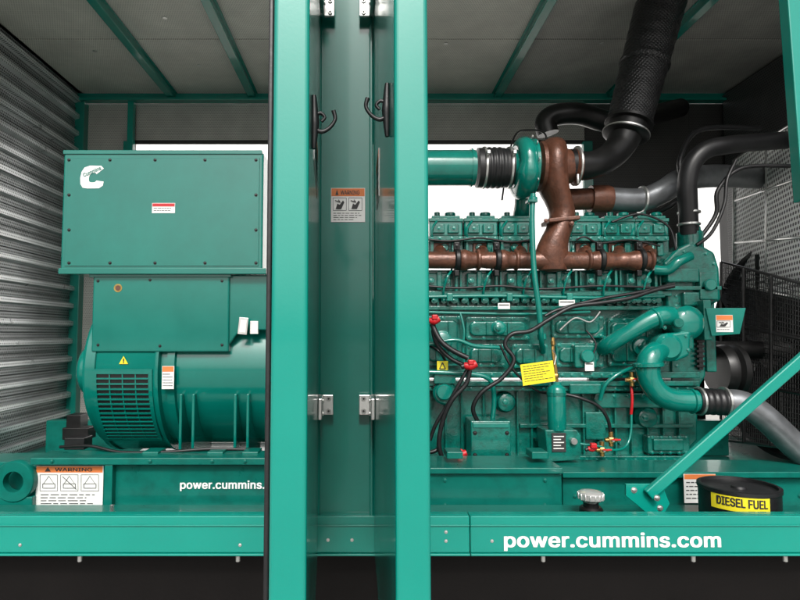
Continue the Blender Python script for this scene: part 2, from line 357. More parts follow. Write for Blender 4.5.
for (D,M,d,nrm,L),hx,sg,hpy,hk in ((DL,hl,-1,(405,6),122),(DR,hr,1,(405,6),110)):
    for py in hpy:
        z=V(365,py,1.98).z; mb=MB()
        a=hx-sg*.012
        mb.box(a-sg*.002,a-sg*.040,1.985,1.998,z-.034,z+.034,M_CAP,.003)
        mb.cyl((hx-sg*.006,1.978,z-.036),(0,0,1),.0085,.072,M_CAP,14)
        mb.box(.004,.13,-.014,-.001,z-.034,z+.034,M_CAP,.003,M=M)
        for zz in (-.021,.021): 
            mb.cyl((a-sg*.024,1.985,z+zz),(0,-1,0),.008,.005,M_STEEL,12); mb.cyl((a-sg*.024,1.9795,z+zz),(0,-1,0),.004,.001,M_INK,6)
            o=M@Vector((.07,-.014,z+zz)); mb.cyl(o,-nrm,.008,.005,M_STEEL,12)
        mb.done('hinge',D)
    zs=V(348,205,2.0).z-.01
    s0,s1=(.45,.80) if sg<0 else (.30,.48)
    mb=MB(); mb.box(s0,s1,-.0015,-.0003,zs-.075,zs+.055,M_WHITE,0,M=M); mb.box(s0+.002,s1-.002,-.0022,-.0016,zs+.028,zs+.053,M_ORANGE,0,M=M)
    for k in range(5): mb.box(s0+.02,s1-.02-(k%3)*.02,-.0022,-.0016,zs+.012-k*.016,zs+.016-k*.016,M_INK,0,M=M)
    mb.done('warning_sticker',D)
    s=L-.14; z=V(365,hk,1.04).z; mb=MB()
    o=M@Vector((s,0,z)); inn=-nrm
    mb.tube([o+Vector((0,0,.05))+inn*.004,o+Vector((0,0,.0))+inn*.005,o+Vector((0,0,-.05))+inn*.004],[.004,.009,.004],M_BLK)
    pts=[o+inn*.004+Vector((0,0,-.012)),o+inn*.018+Vector((0,0,-.018)),o+inn*.033+Vector((0,0,-.010)),o+inn*.043+Vector((0,0,.006)),o+inn*.040+Vector((0,0,.022))]
    mb.tube(pts,[.0045,.004,.0036,.0036,.0042],M_BLK)
    mb.tube([o+inn*.004+Vector((0,0,.012)),o+inn*.016+Vector((0,0,.017)),o+inn*.024+Vector((0,0,.009)),o+inn*.018+Vector((0,0,.001))],[.0038,.0033,.003,.003],M_BLK)
    mb.done('retainer_hook',D)
# diagonal brace + foot
mb=MB(); a=V(648,495,2.2); b=V(812,350,2.2); dv=(b-a); L=dv.length; ang=math.atan2(dv.z,dv.x)
M=Matrix.Translation(a)@Matrix.Rotation(-ang,4,'Y')
mb.box(0,L,-.012,.012,-.021,.021,M_ENC,.005,M=M)
mb.prism([(626,484),(662,484),(670,504),(664,514),(648,514),(626,496)],2.215,.012,M_ENC,.002)
mb.done('diagonal_brace',ENC); bolts(ENC,[V(634,490,2.215),V(657,498,2.186),V(660,508,2.215)],.008,M_STEEL)

# ================================================================ SKID
SK=empty('skid_frame',(0,2.9,ZF),'green steel skid frame carrying engine and alternator','skid frame')
D=2.5
mb=MB()
mb.pb(30,430,458,465,D-.02,.16,M_SKID,.003); mb.pb(30,430,465,512,D+.02,.02,M_SKID,.002); mb.pb(30,430,508,514,D-.02,.14,M_SKID,.003)
mb.pb(430,563,468,474,D-.02,.25,M_SKID,.003); mb.pb(430,562,474,514,D,.03,M_SKID,.003)
mb.pb(563,830,472,478,D+.1,.25,M_SKID,.003); mb.pb(563,830,478,522,D+.14,.03,M_SKID,.003)
mb.pb(104,112,465,508,D-.015,.04,M_SKID,.002)
mb.pb(-30,30,462,468,D+.05,.2,M_SKID,.003); mb.pb(-30,30,468,514,D+.07,.03,M_SKID)
mb.pb(-60,830,514,520,D-.06,.1,M_SKID,.002)
mb.box(XL+.2,2.3,3.7,3.78,ZF,ZF+.22,M_SKID)
mb.pb(-60,830,516,526,2.30,.15,M_SKID,.003)
mb.done('side_beam',SK)
mb=MB(); c=V(13,482,2.48)
mb.lathe([(0,S(19,D)),(.005,S(20,D)),(.04,S(20,D)),(.04,S(10,D)),(0,S(10,D)),(0,S(19,D))],c,(0,1,0),M_SKID,40,cap=False)
mb.pb(-10,32,497,512,2.485,.03,M_SKID)
mb.done('lifting_lug',SK)
sticker(SK,36,103,466,510,2.517,hfrac=.15,pict=3,lines=5,style='lift',label='white warning sticker with lifting diagrams')
mb=MB(); mb.text('power.cummins.com',180,287,480.5,491,2.517,M_WHITE,.024,space=1.03); mb.done('lettering',SK,'white web address lettering on skid beam')
sticker(SK,684,716,474,503,2.59,lines=5,hfrac=.18,headtxt=None,pict=0)
bolts(SK,[V(px,461,2.479) for px in (52,150,212,245)]+[V(px,py,2.499) for px,py in ((445,480),(545,480),(445,505),(545,505))]+[V(x,496,2.639) for x in (575,640,735,800)],.007,M_SKID)
for px in (150,215,250,455,540):
    mb=MB(); mb.pb(px-8,px+8,452,459,2.56,.1,M_SKID,.003); mb.done('mounting_pad',SK)

# ================================================================ ALTERNATOR
AL=empty('alternator',(V(180,460,3.2).x,3.2,V(180,460,3.2).z),'large green alternator with terminal box and vent grille','alternator')
D=2.75
yc=3.2; zc=V(180,368,3.2).z; R=.415; RV=.430
X=lambda px,D=2.9:V(px,335,D).x
mb=MB()
x_l=V(88,400,2.85).x; x_r=V(300,400,2.85).x
mb.lathe([(0,R*.90),(.004,R*.97),(.04,R*.97),(.042,RV*1.01),(.065,RV*1.01),(.068,RV*.99),(.075,RV),(.345,RV),(.352,RV*1.015),(.368,RV*1.015),(.372,R*.97),(.40,R*.97),(.405,R*1.01),(.44,R*1.01),(.445,R*.965),(x_r-x_l-.04,R*.965),(x_r-x_l-.035,R*1.02),(x_r-x_l,R*1.02)],(x_l,yc,zc),(1,0,0),M_ALT,80)
# end flange and small rounded bearing housing
mb.lathe([(-.022,R*.80),(-.02,R*.88),(.0,R*.90),(.004,R*.90)],(x_l,yc-.01,zc),(1,0,0),M_ALT,56)
for k in range(18):
    a=2*math.pi*k/18; mb.hexb((x_l-.02,yc-.01+math.cos(a)*R*.84,zc+math.sin(a)*R*.84),(-1,0,0),.008,M_ALT)
mb.done('housing',AL)
mb=MB(); hr_=S(25,3.0); pr=[]
for i in range(9):
    a=math.pi/2*i/8; pr.append((-.105+.03*(1-math.cos(a)),hr_*(.72+.28*math.sin(a))))
mb.lathe(pr+[(-.03,hr_),(-.028,hr_*1.08),(-.012,hr_*1.08),(-.010,hr_),(.02,hr_)],(x_l,yc-.16,V(75,370,3.04).z),(1,0,0),M_ALT,44)
mb.done('bearing_housing',AL)
mb=MB()
for px in (188,200,240,252):
    x=X(px); mb.box(x,x+.014,yc-R*1.01,yc-.1,zc-R*1.12,zc-.10,M_ALT,.004)
mb.box(X(176),X(262),yc-R*1.05,yc-.12,zc-R*1.19,zc-R*1.10,M_ALT,.005)
mb.box(X(120),X(262),yc-R*.75,yc+R*.75,zc-R*1.16,zc-R*1.07,M_ALT,.005)
mb.done('foot',AL)
mb=MB(); ga,gb=math.radians(0),math.radians(-50); gx0=V(101,400,2.82).x; gx1=V(152,400,2.82).x
def cyp(x,ph,r): return Vector((x,yc-r*math.cos(ph),zc+r*math.sin(ph)))
def patch(x0,x1,p0,p1,r,m,n=16,th=.004):
    t=bmesh.new(); rows=[]
    for i in range(n+1):
        ph=p0+(p1-p0)*i/n; rows.append([t.verts.new(cyp(x0,ph,r)),t.verts.new(cyp(x1,ph,r)),t.verts.new(cyp(x1,ph,r-th)),t.verts.new(cyp(x0,ph,r-th))])
    for A,B in zip(rows,rows[1:]):
        for j in range(4): t.faces.new((A[j],A[(j+1)%4],B[(j+1)%4],B[j]))
    t.faces.new(rows[0]); t.faces.new(rows[-1]); mb.merge(t,m,False)
patch(gx0,gx1,ga,gb,RV+.002,M_BLKM)
patch(gx0-.018,gx0,ga+.04,gb-.04,RV+.007,M_ALT); patch(gx1,gx1+.018,ga+.04,gb-.04,RV+.007,M_ALT)
patch(gx0-.018,gx1+.018,ga+.045,ga,RV+.0075,M_ALT,2); patch(gx0-.018,gx1+.018,gb,gb-.045,RV+.0075,M_ALT,2)
nc=4
for i in range(1,nc):
    x=gx0+(gx1-gx0)*i/nc; patch(x-.0028,x+.0028,ga,gb,RV+.006,M_ALT)
nr=15
for i in range(nr+1):
    ph=ga+(gb-ga)*i/nr; patch(gx0-.002,gx1+.002,ph-.009,ph+.009,RV+.0085,M_ALT,2,th=.006)
mb.done('vent_grille',AL)
mb=MB(); mb.pb(62,263,153,272,D,.8,M_ALT,.008,seg=3); mb.pb(58,266,268,274,D-.012,.03,M_ALT,.003); mb.pb(63,262,150,154,D-.006,.82,M_ALT,.002)
TB=mb.done('terminal_box',AL)
mb=MB(); mb.pb(66,259,158,266,D-.004,.0035,M_ALT,.0015); mb.done('cover_plate',TB)
bp=[]
for px in (69,110,155,205,256):
    bp+= [V(px,160,D-.004),V(px,263,D-.004)]
for py in (195,230): bp+= [V(69,py,D-.004),V(256,py,D-.004)]
bolts(TB,bp,.0055,M_BLKM)
# lower box: front box plus shallower saddle continuing towards the coupling end
mb=MB(); mb.pb(92,229,274,352,D+.02,.55,M_ALT,.008,seg=3); mb.pb(89,231,274,277,D+.01,.5,M_ALT,.002)
mb.prism([(228,275),(300,275),(300,330),(240,330),(228,346)],D+.035,.42,M_ALT,.006)
LB=mb.done('lower_box',AL)
bolts(LB,[V(px,py,D+.02) for px,py in ((98,281),(150,280),(222,281),(98,345),(160,346),(222,345))],.005,M_BLKM)
# emblem: slanted angular letter with word running diagonally through its upper arm
mb=MB(); dd=D-.0055
outer=[(103.8,168.5),(101.2,165.8),(90,165.6),(84.5,167.5),(81.5,172),(80.2,178),(80.4,184),(82.6,187.6),(87,188.4),(99,188.2),(102.8,185.6),(103.6,181.6)]
inner=[(96.6,174.2),(95.6,172.8),(92.6,172.8),(90.8,173.6),(89.6,175.4),(88.8,178),(88.8,180.6),(89.6,182),(91.2,182.4),(94.4,182.3),(95.8,181.4),(96.3,180.6)]
t=bmesh.new(); ov=[t.verts.new(V(*p,dd)) for p in outer]; iv=[t.verts.new(V(*p,dd)) for p in inner]
for i in range(len(outer)-1): t.faces.new((ov[i],ov[i+1],iv[i+1],iv[i]))
mb.merge(t,M_WHITE)
mb.text('Cummins',82.5,101.5,169.6,173.6,dd-.0012,M_ALT,.03,rot=.42)
mb.done('emblem',TB)
sticker(TB,152,175,203,213,D-.0042,name='label_plate',head=M_RED,headtxt=None,hfrac=.35,lines=2)
mb=MB(); mb.cyl(V(118,288,D+.02),(0,-1,0),.020,.0015,M_GOLD,28,.02); mb.cyl(V(118,288,D+.018),(0,-1,0),.013,.001,M_BROWN,24,.02); mb.done('round_sticker',LB)
mb=MB(); mb.prism([(119,364),(128,364),(123.5,356)],yc-RV-.002,.002,M_YEL,0); mb.text('!',122.8,124.2,358.5,363,yc-RV-.0035,M_INK,.02); mb.done('warning_triangle',AL)
sticker(AL,162,174,366,389,yc-RV-.006,name='warning_sticker',hfrac=.25,headtxt=None,lines=5)
mb=MB(); M=Matrix.Rotation(.1,4,'Y'); c=V(243,326,D-.0); mb.box(-.022,.022,0,.003,-.04,.04,M_STEEL,.002,M=Matrix.Translation(c)@M); mb.box(-.015,.015,-.001,.003,-.03,.03,M_OFFW,.001,M=Matrix.Translation(c)@M); mb.done('data_tag',AL)
mb=MB(); mb.pb(250,258,321,334,2.775,.02,M_OFFW,.002); mb.done('label_plate',AL)
mb=MB(); mb.tube([V(60,447,2.65),V(90,446,2.62),(V(120,452,2.6)),V(165,452,2.6),V(210,449,2.62),V(262,450,2.65)],.007,M_BLKM); mb.done('conduit',AL)
mb=MB(); mb.pb(62,88,428,440,3.3,.1,M_BLKM); mb.pb(64,84,438,450,3.2,.1,M_BLK); mb.pb(66,80,415,428,3.35,.1,M_BLKM); mb.done('junction_box',AL)
mb=MB(); mb.lathe([(0,.40),(.04,.44),(.1,.44),(.12,.36),(.5,.40),(.52,.46),(.56,.46)],(x_r-.01,yc,zc),(1,0,0),M_ALT,40); mb.done('coupling_housing',AL)

# ================================================================ ENGINE
EN=empty('diesel_engine',(X(560),3.25,V(560,465,3.2).z),'large green diesel engine with brown exhaust manifold and turbocharger','engine')
mb=MB()
mb.pb(415,668,270,300,3.0,.5,M_ENG,.006); mb.pb(415,690,300,376,2.99,.55,M_ENG,.008)
mb.pb(415,672,291,296,2.93,.1,M_ENG,.003); mb.pb(415,676,306,310,2.93,.1,M_ENG,.003)
mb.pb(415,700,372,378,2.90,.12,M_ENG,.003); mb.pb(415,700,381,386,2.91,.12,M_ENG,.003)
cyls=[440,480,520,560,600,640]
for a,b,y0,y1,dp in ((424,462,316,366,2.94),(466,530,317,340,2.93),(466,506,344,367,2.945),(512,548,344,368,2.92),(552,604,316,338,2.945),(556,604,343,367,2.93),(608,668,318,366,2.95)):
    mb.prism([(a+3,y0),(b-3,y0),(b,y0+3),(b,y1-3),(b-3,y1),(a+3,y1),(a,y1-3),(a,y0+3)],dp+.02,.06,M_ENG,.004,seg=2)
    mb.prism([(a+8,y0+4),(b-8,y0+4),(b-4,y0+7),(b-4,y1-7),(b-8,y1-4),(a+8,y1-4),(a+4,y1-7),(a+4,y0+7)],dp,.05,M_ENG,.010,seg=3)
    nn=max(2,int((b-a)/13))
    for j in range(nn+1):
        px=a+3+(b-a-6)*j/nn
        for py in (y0+2.2,y1-2.2): mb.hexb(V(px,py,dp+.02),(0,-1,0),.009,M_ENG2)
    for j in range(1,3):
        px=a+(b-a)*j/3; mb.pb(px-1,px+1,y0+5,y1-5,dp-.010,.02,M_ENG,.003)
for px,py,rr,dp in ((442,341,9,2.93),(498,328,6,2.92),(640,346,10,2.94)):
    mb.lathe([(0,S(rr+2,2.9)),(.012,S(rr+1.5,2.9)),(.016,S(rr,2.9)),(.035,S(rr,2.9)),(.040,S(rr-1.5,2.9))],V(px,py,dp+.02),(0,-1,0),M_ENG2,28); mb.hexb(V(px,py,dp-.017),(0,-1,0),.014,M_ENG)
for ci,c in enumerate(cyls):
    mb.pb(c-13,c+11,273,288,2.965,.06,M_ENG,.006,seg=2)
    mb.pb(c-3,c+2,271,290,2.95,.06,M_ENG,.005)
    for dx,rr in ((-9,.016),(7,.016)): mb.cyl(V(c+dx,281,2.965),(0,-1,0),rr,.02,M_ENG,16); mb.hexb(V(c+dx,281,2.945),(0,-1,0),.010,M_ENG2)
    mb.pb(c+15,c+18,270,292,2.945,.06,M_ENG,.004); mb.pb(c+20,c+22,270,292,2.955,.06,M_ENG,.004)
    for k in range(4):
        dx=-16+k*10; mb.cyl(V(c+dx,301,2.99),(0,-1,0),.016,.05,M_ENG,14); mb.hexb(V(c+dx,301,2.94),(0,-1,0),.009,M_ENG2)
        mb.pb(c+dx+3,c+dx+5,296,306,2.955,.04,M_ENG,.003)
        mb.hexb(V(c+dx-2,375,2.90),(0,-1,0),.008,M_ENG2)
mb.done('engine_block',EN)
rnd=random.Random(3)
mb=MB()
mb.prism([(415,387),(698,387),(698,440),(676,464),(415,464)],3.0,.45,M_ENG,.01)
mb.pb(415,700,386,391,2.93,.1,M_ENG,.003); mb.pb(415,690,456,468,2.94,.5,M_ENG,.005); mb.pb(520,694,424,428,2.965,.1,M_ENG,.003)
for px in (430,446,462,484,518,532,584,600,616,632,648,664,680): mb.pb(px-1,px+1,391,456,2.972,.05,M_ENG,.003)
for k in range(26): mb.hexb(V(430+k*10.3,388.5,2.93),(0,-1,0),.007,M_ENG2); mb.hexb(V(430+k*9.8,460,2.94),(0,-1,0),.006,M_ENG2)
for px,py,rr in ((505,402,.045),(645,417,.05)):
    mb.lathe([(0,rr*1.2),(.01,rr*1.15),(.02,rr),(.035,rr*.95),(.04,rr*.7)],V(px,py,2.98),(0,-1,0),M_ENG,26); mb.hexb(V(px,py,2.94),(0,-1,0),.014,M_ENG2)
mb.prism([(596,393),(668,393),(672,398),(668,408),(600,408),(594,400)],2.95,.06,M_ENG,.006,seg=2); mb.pb(586,606,412,440,2.96,.05,M_ENG,.006,seg=2); mb.pb(648,690,436,454,2.94,.06,M_ENG,.006,seg=2); mb.pb(654,684,439,451,2.925,.03,M_ENG,.006)
for px in (652,661,670,679,686):
    for py in (437.5,452.5): mb.hexb(V(px,py,2.94),(0,-1,0),.007,M_ENG2)
for px in (600,614,628,642,656,666): mb.hexb(V(px,396,2.95),(0,-1,0),.008,M_ENG2)
for k in range(10):
    px=rnd.uniform(432,692); py=rnd.uniform(393,450); rr=rnd.uniform(.006,.010); mb.cyl(V(px,py,2.99),(0,-1,0),rr,rnd.uniform(.01,.03),M_ENG,12)
mb.done('oil_pan',EN)
for i,c in enumerate([446,481,516,585,619,652]):
    w=17.2
    mb=MB(); mb.pb(c-w,c+w,240,262,3.03,.34,M_ENG,.004,seg=2); mb.pb(c-w,c+w,236,241,2.98,.38,M_ENG,.003)
    mb.pb(c-w+.5,c+w-.5,219,236,3.0,.33,M_ENG2,.007,seg=2); mb.pb(c-w-.1,c+w+.1,218,221.5,2.99,.35,M_ENG,.003); mb.pb(c-w+3,c+w-3,215.5,218.5,3.03,.28,M_ENG,.006,seg=2)
    mb.pb(c-w+4,c-1,224,233,2.98,.03,M_ENG,.005,seg=2); mb.pb(c+2,c+w-4,224,233,2.98,.03,M_ENG,.005,seg=2)
    mb.cyl(V(c+4,216.5,3.14),(0,0,1),.030,.02,M_ENG2,20); mb.cyl(V(c-9,217,3.10),(0,0,1),.016,.025,M_ENG,12)
    mb.cyl(V(c-2,248,3.03),(0,-1,0),.022,.02,M_ENG,18); mb.pb(c-w+2,c-w+5,241,258,3.0,.05,M_ENG,.003); mb.pb(c+6,c+12,242,256,3.0,.05,M_ENG,.006,seg=2)
    mb.tube([V(c-14,238,2.98),V(c-14,229,2.965),V(c-9,221,2.99)],.006,M_ENG2,8)
    hd=mb.done('cylinder_head',EN)
    bolts(hd,[V(c-w+3,238.5,2.98),V(c-6,238.5,2.98),V(c+6,238.5,2.98),V(c+w-3,238.5,2.98),V(c-2,248,3.01),V(c-7,228.5,2.98),V(c+8,228.5,2.98)],.008,M_ENG2)
# --- exhaust manifold
mb=MB(); D=2.93; o=V(425,260,D); r=S(8.5,D); prof=[]
for i in range(0,228,2):
    p=425+i; k=min(abs(p-q) for q in (464,503,600,638)); 
    rr=r*(1+.28*math.exp(-(k/5)**2)+.35*math.exp(-((p-553)/13)**2)-.12*math.exp(-((p-480)/5)**2)-.12*math.exp(-((p-618)/5)**2))
    prof.append((S(i,D),rr))
mb.lathe(prof,o,(1,0,-.004),M_BROWN,24)
for c in [440,482,520,585,618,648]: mb.tube([V(c,260,D),V(c,254,3.0),V(c,248,3.06)],S(7,D),M_BROWN); mb.pb(c-9,c+9,243,257,3.018,.014,M_BROWN,.004)
for c in (478,516,588,650): mb.cyl(V(c,260,D)-Vector((.01,0,0)),(1,0,0),r*1.25,.02,M_BROWN,24)
MN=mb.done('exhaust_manifold',EN)
def clampb(px,par):
    mb=MB(); mb.cyl(V(px,260,2.93)-Vector((.014,0,0)),(1,0,0),r*1.42,.028,M_BLKM,24,.1)
    mb.pb(px-3,px+3,242,250,2.9,.03,M_BLKM); mb.hexb(V(px,246,2.9),(0,-1,0),.009,M_BLKM); mb.pb(px-2.5,px+2.5,270,276,2.9,.03,M_BLKM); return mb.done('band_clamp',par)
for px in (457,497,600,640): clampb(px,MN)
# --- turbocharger
mb=MB(); D=2.95
def etube(mb,pts,m,seg=28,sub=6):
    t=bmesh.new(); rings=[]; n=len(pts)
    for i in range(n-1):
        q=[Vector(V(*pts[k][:3])) for k in (max(i-1,0),i,i+1,min(i+2,n-1))]
        rq=[Vector((pts[k][3],pts[k][4],0)) for k in (max(i-1,0),i,i+1,min(i+2,n-1))]
        for k in range(sub+(i==n-2)):
            s_=k/sub; p=cr(*q,s_); e=cr(*rq,s_)
            rings.append([t.verts.new(p+Vector((math.cos(a)*S(e.x,D),math.sin(a)*S(e.y,D),0))) for a in [2*math.pi*j/seg for j in range(seg)]])
    for A,B in zip(rings,rings[1:]):
        for j in range(seg): t.faces.new((A[j],A[(j+1)%seg],B[(j+1)%seg],B[j]))
    t.faces.new(rings[0]); t.faces.new(rings[-1]); mb.merge(t,m,True)
etube(mb,[(553,139,D,3,3),(553,141,D,9,12),(552,148,D,13.5,20),(551,160,D,15,26),(551,175,D,15,26),(554,190,D,14,22),(559,203,D,13,17),(562,214,D,12.5,15),(560,226,2.94,13,14),(555,238,2.93,14,13),(552,249,2.93,15.5,13),(552,260,2.93,17,12),(553,270,2.93,14,10)],M_BROWN)
mb.lathe([(-S(17,D),S(13,D)),(-S(14,D),S(25,D)),(-S(11,D),S(26,D)),(-S(10,D),S(20,D)),(S(12,D),S(19,D)),(S(20,D),S(16,D)),(S(23,D),S(19,D)),(S(26,D),S(19,D))],V(552,167,D),(1,0,0),M_BROWN,34)
M=Matrix.Translation(V(559,222,D-.0))@Matrix.Rotation(-.10,4,'Y'); mb.box(-S(15.5,D),S(15.5,D),-S(17,D),S(10,D),-.011,.011,M_BROWN,.006,M=M,seg=3)
mb.done('turbine_housing',EN)
bolts(EN,[V(px,222+(px-559)*.1,2.862) for px in (546,572)],.008,M_BROWN)
mb=MB(); c2=V(523,168,D); rr=S(22,D)
n=14
mb.tube([c2+Vector((0,-math.cos(a)*rr,math.sin(a)*rr)) for a in [2*math.pi*i/n for i in range(n)]],[S(8.5+3*i/n,D) for i in range(n)],M_ENG2,18,closed=True)
mb.lathe([(-S(14,D),S(15,D)),(-S(8,D),S(18,D)),(S(2,D),S(24,D)),(S(7,D),S(29,D)),(S(10,D),S(29,D)),(S(11,D),S(16,D)),(S(13,D),S(15,D))],c2,(1,0,0),M_ENG2,40)
for k in range(10):
    a=2*math.pi*k/10; mb.hexb(c2+Vector((S(7,D),math.cos(a)*S(31,D),math.sin(a)*S(31,D))),(1,0,0),.007,M_STEEL)
mb.tube([V(523,190,D+.1),V(523,205,D+.12),V(520,222,D+.18)],S(9,D),M_ENG)
mb.done('compressor_housing',EN)
mb=MB()
mb.lathe([(0,S(18,D)),(.5,S(18,D))],V(378,168,D),(1,0,0),M_ENG2,36)
mb.lathe([(0,S(19.5,D)),(.008,S(19.5,D))],V(470,168,D),(1,0,0),M_ENG2,36)
mb.done('air_intake_pipe',EN)
mb=MB(); o=V(477,168,D); pr=[]
L=S(35,D)
for i in range(41):
    t=i/40; pr.append((t*L,S(20,D)+(.004 if .25<t<.75 and i%6<3 else 0)- (.002 if t>.75 else 0)))
mb.lathe(pr,o,(1,0,0),M_BLK,36); mb.done('rubber_coupling',EN)
for px in (482,507):
    mb=MB(); mb.lathe([(0,S(20.2,D)),(.002,S(21.3,D)),(.012,S(21.3,D)),(.014,S(20.2,D))],V(px,168,D),(1,0,0),M_STEEL,36); mb.box(V(px,168,D).x-.002,V(px,168,D).x+.016,D-.14,D-.10,V(px,160,D).z-.01,V(px,160,D).z+.01,M_STEEL,.003); mb.done('band_clamp',EN)
mb=MB(); mb.tube([V(533,194,2.84),V(532,220,2.83),V(534,270,2.82),V(539,310,2.82),V(541,336,2.84),V(543,352,2.92)],.014,M_ENG2,14); 
mb.cyl(V(533,203,2.84),(0,0,1),.022,.03,M_ENG2); mb.cyl(V(542,340,2.86),(0,.1,1),.022,.03,M_ENG2); mb.pb(528,538,199,202,2.81,.05,M_ENG); mb.done('oil_drain_pipe',EN)
mb=MB(); mb.tube([V(547,142,2.93),V(544,133,2.95),V(532,130,3.0),V(516,134,3.06),V(508,160,3.1),V(502,200,3.05)],.005,M_BLKM,8); mb.done('oil_feed_line',EN)
for c in cyls:
    mb=MB(); mb.tube([V(c+3,300,2.94),V(c+4,288,2.91),V(c+8,276,2.90),V(c+12,268,2.95),V(c+13,246,3.0)],.006,M_ENG2,8); mb.cyl(V(c+3,301,2.945),(0,-.2,1),.010,.02,M_ENG2,8); mb.done('fuel_line',EN)
mb=MB(); mb.tube([V(420,297,2.90),V(500,296,2.90),V(600,298,2.90),V(664,296,2.91)],.009,M_ENG2,10); 
for p in (450,510,570,630): mb.pb(p-3,p+3,293,301,2.885,.04,M_ENG2)
mb.done('fuel_line',EN)
mb=MB(); mb.tube([V(420,312,2.91),V(520,314,2.91),V(590,312,2.92)],.007,M_ENG2,10); mb.done('fuel_line',EN)
# --- front gear housing
mb=MB()
mb.prism([(664,262),(678,248),(690,242),(704,246),(715,252),(720,268),(722,300),(700,312),(668,312)],2.95,.4,M_ENG,.016,seg=3)
mb.prism([(672,300),(706,300),(706,376),(698,390),(672,390)],2.97,.45,M_ENG,.010,seg=2)
mb.pb(668,700,268,282,2.90,.1,M_ENG,.008,seg=2); mb.pb(700,719,272,300,2.91,.1,M_ENG,.008,seg=2); mb.cyl(V(709,285,2.91),(0,-1,0),.03,.02,M_ENG2,24)
mb.pb(664,722,286,290,2.91,.05,M_ENG,.004); mb.pb(684,704,292,306,2.92,.06,M_ENG,.008,seg=2)
mb.cyl(V(690,250,3.02),(0,0,1),.065,.10,M_ENG,28); mb.cyl(V(690,232,3.02),(0,0,1),.05,.03,M_ENG2,28)
mb.pb(706,716,300,372,3.02,.2,M_ENG,.006)
mb.lathe([(0,.13),(.03,.14),(.05,.14),(.06,.11),(.08,.14),(.11,.14)],V(716,370,3.2),(1,0,0),M_BLKM,32)
mb.tube([V(655,270,2.93),V(668,270,2.90),V(678,262,2.88),V(690,256,2.90)],S(5,2.9),M_ENG2)
mb.done('gear_housing',EN)
bolts(EN,[V(px,py,2.95) for px,py in ((670,264),(684,252),(706,254),(714,264),(716,296),(676,296),(676,306))]+[V(px,py,2.97) for px,py in ((677,366),(702,360),(677,384))],.008,M_ENG2)
mb=MB(); mb.pb(699,703,330,370,2.95,.015,M_BLK,.002); 
for k in range(7): mb.pb(697,705,335+k*5,337.5+k*5,2.94,.02,M_BLKM,.001)
mb.done('sensor_strip',EN)
mb=MB(); mb.prism([(706,308),(746,308),(740,334),(712,336)],2.86,.012,M_ENG2,.002); mb.pb(704,712,300,340,2.87,.15,M_ENG); mb.done('bracket',EN)
sticker(EN,716,733,315,332,2.86,hfrac=.3,headtxt=None,pict=1,lines=1)
# --- coolant pipework
mb=MB()
mb.tube([V(602,349,2.95),V(610,344,2.88),V(628,333,2.84),V(646,322,2.82),V(660,316,2.82),V(670,316,2.84)],[S(k,2.85) for k in (8,8,8,8.5,9.5,10)],M_ENG2,22)
mb.cyl(V(606,346,2.91),(.8,-.3,.4),S(10.5,2.9),.02,M_ENG2,24); mb.cyl(V(654,319,2.82),(.9,0,.35),S(11,2.9),.016,M_ENG2,24)
mb.done('coolant_pipe',EN)
mb=MB()
mb.lathe([(0,S(16,2.8)),(.02,S(17,2.8)),(.10,S(17,2.8)),(.12,S(13,2.8)),(.13,S(9,2.8))],V(677,323,2.93),(0,-1,0),M_ENG2,32)
mb.cyl(V(677,323,2.80),(0,-1,0),S(5,2.8),.02,M_ENG,20)
mb.prism([(664,334),(692,330),(690,356),(676,362),(660,358),(656,346)],2.80,.16,M_ENG2,.014,seg=3)
mb.lathe([(0,S(13,2.8)),(.02,S(14,2.8)),(.07,S(14,2.8)),(.09,S(10,2.8))],V(661,347,2.87),(0,-1,0),M_ENG2,28)
mb.pb(686,694,318,350,2.82,.12,M_ENG,.008)
mb.done('thermostat_housing',EN)
bolts(EN,[V(677+13*math.cos(a),323+13*math.sin(a),2.82) for a in (.3,1.5,2.8,4.0,5.3)]+[V(688,350,2.80),V(686,336,2.80)],.007,M_ENG2)
mb=MB()
mb.tube([V(660,350,2.83),V(652,356,2.80),V(648,366,2.79),V(650,380,2.79),V(659,393,2.79),V(674,400,2.79),V(698,401,2.79)],[S(k,2.8) for k in (11,11.5,11.5,11,11,11,11)],M_ENG2,24)
mb.lathe([(0,S(12,2.8)),(.006,S(14.5,2.8)),(.02,S(14.5,2.8)),(.026,S(12,2.8))],V(648,362,2.79),(.05,0,-1),M_ENG2,28)
mb.lathe([(0,S(11.2,2.8)),(.004,S(12.5,2.8)),(.010,S(12.5,2.8)),(.014,S(11.2,2.8))],V(690,401,2.79),(1,0,0),M_ENG2,28)
mb.done('coolant_pipe',EN)
mb=MB(); o=V(696,401,2.79); pr=[(S(i,2.8),S(12.5,2.8)+(.003 if (i//3)%2 else 0)) for i in range(0,32)]
mb.lathe(pr,o,(1,.0,-.04),M_BLK,28); mb.done('rubber_coupling',EN)
for px in (699,724):
    mb=MB(); mb.lathe([(0,S(12.8,2.8)),(.001,S(14,2.8)),(.011,S(14,2.8)),(.012,S(12.8,2.8))],V(px,401,2.79)-Vector((.006,0,0)),(1,0,0),M_STEEL,28); mb.done('band_clamp',EN)
mb=MB(); mb.tube([V(726,402,2.79),V(740,403,2.78),V(755,410,2.77),V(772,424,2.76),V(795,446,2.76),V(840,486,2.76)],S(12.5,2.8),M_GREY,24); mb.done('coolant_outlet_pipe',EN)
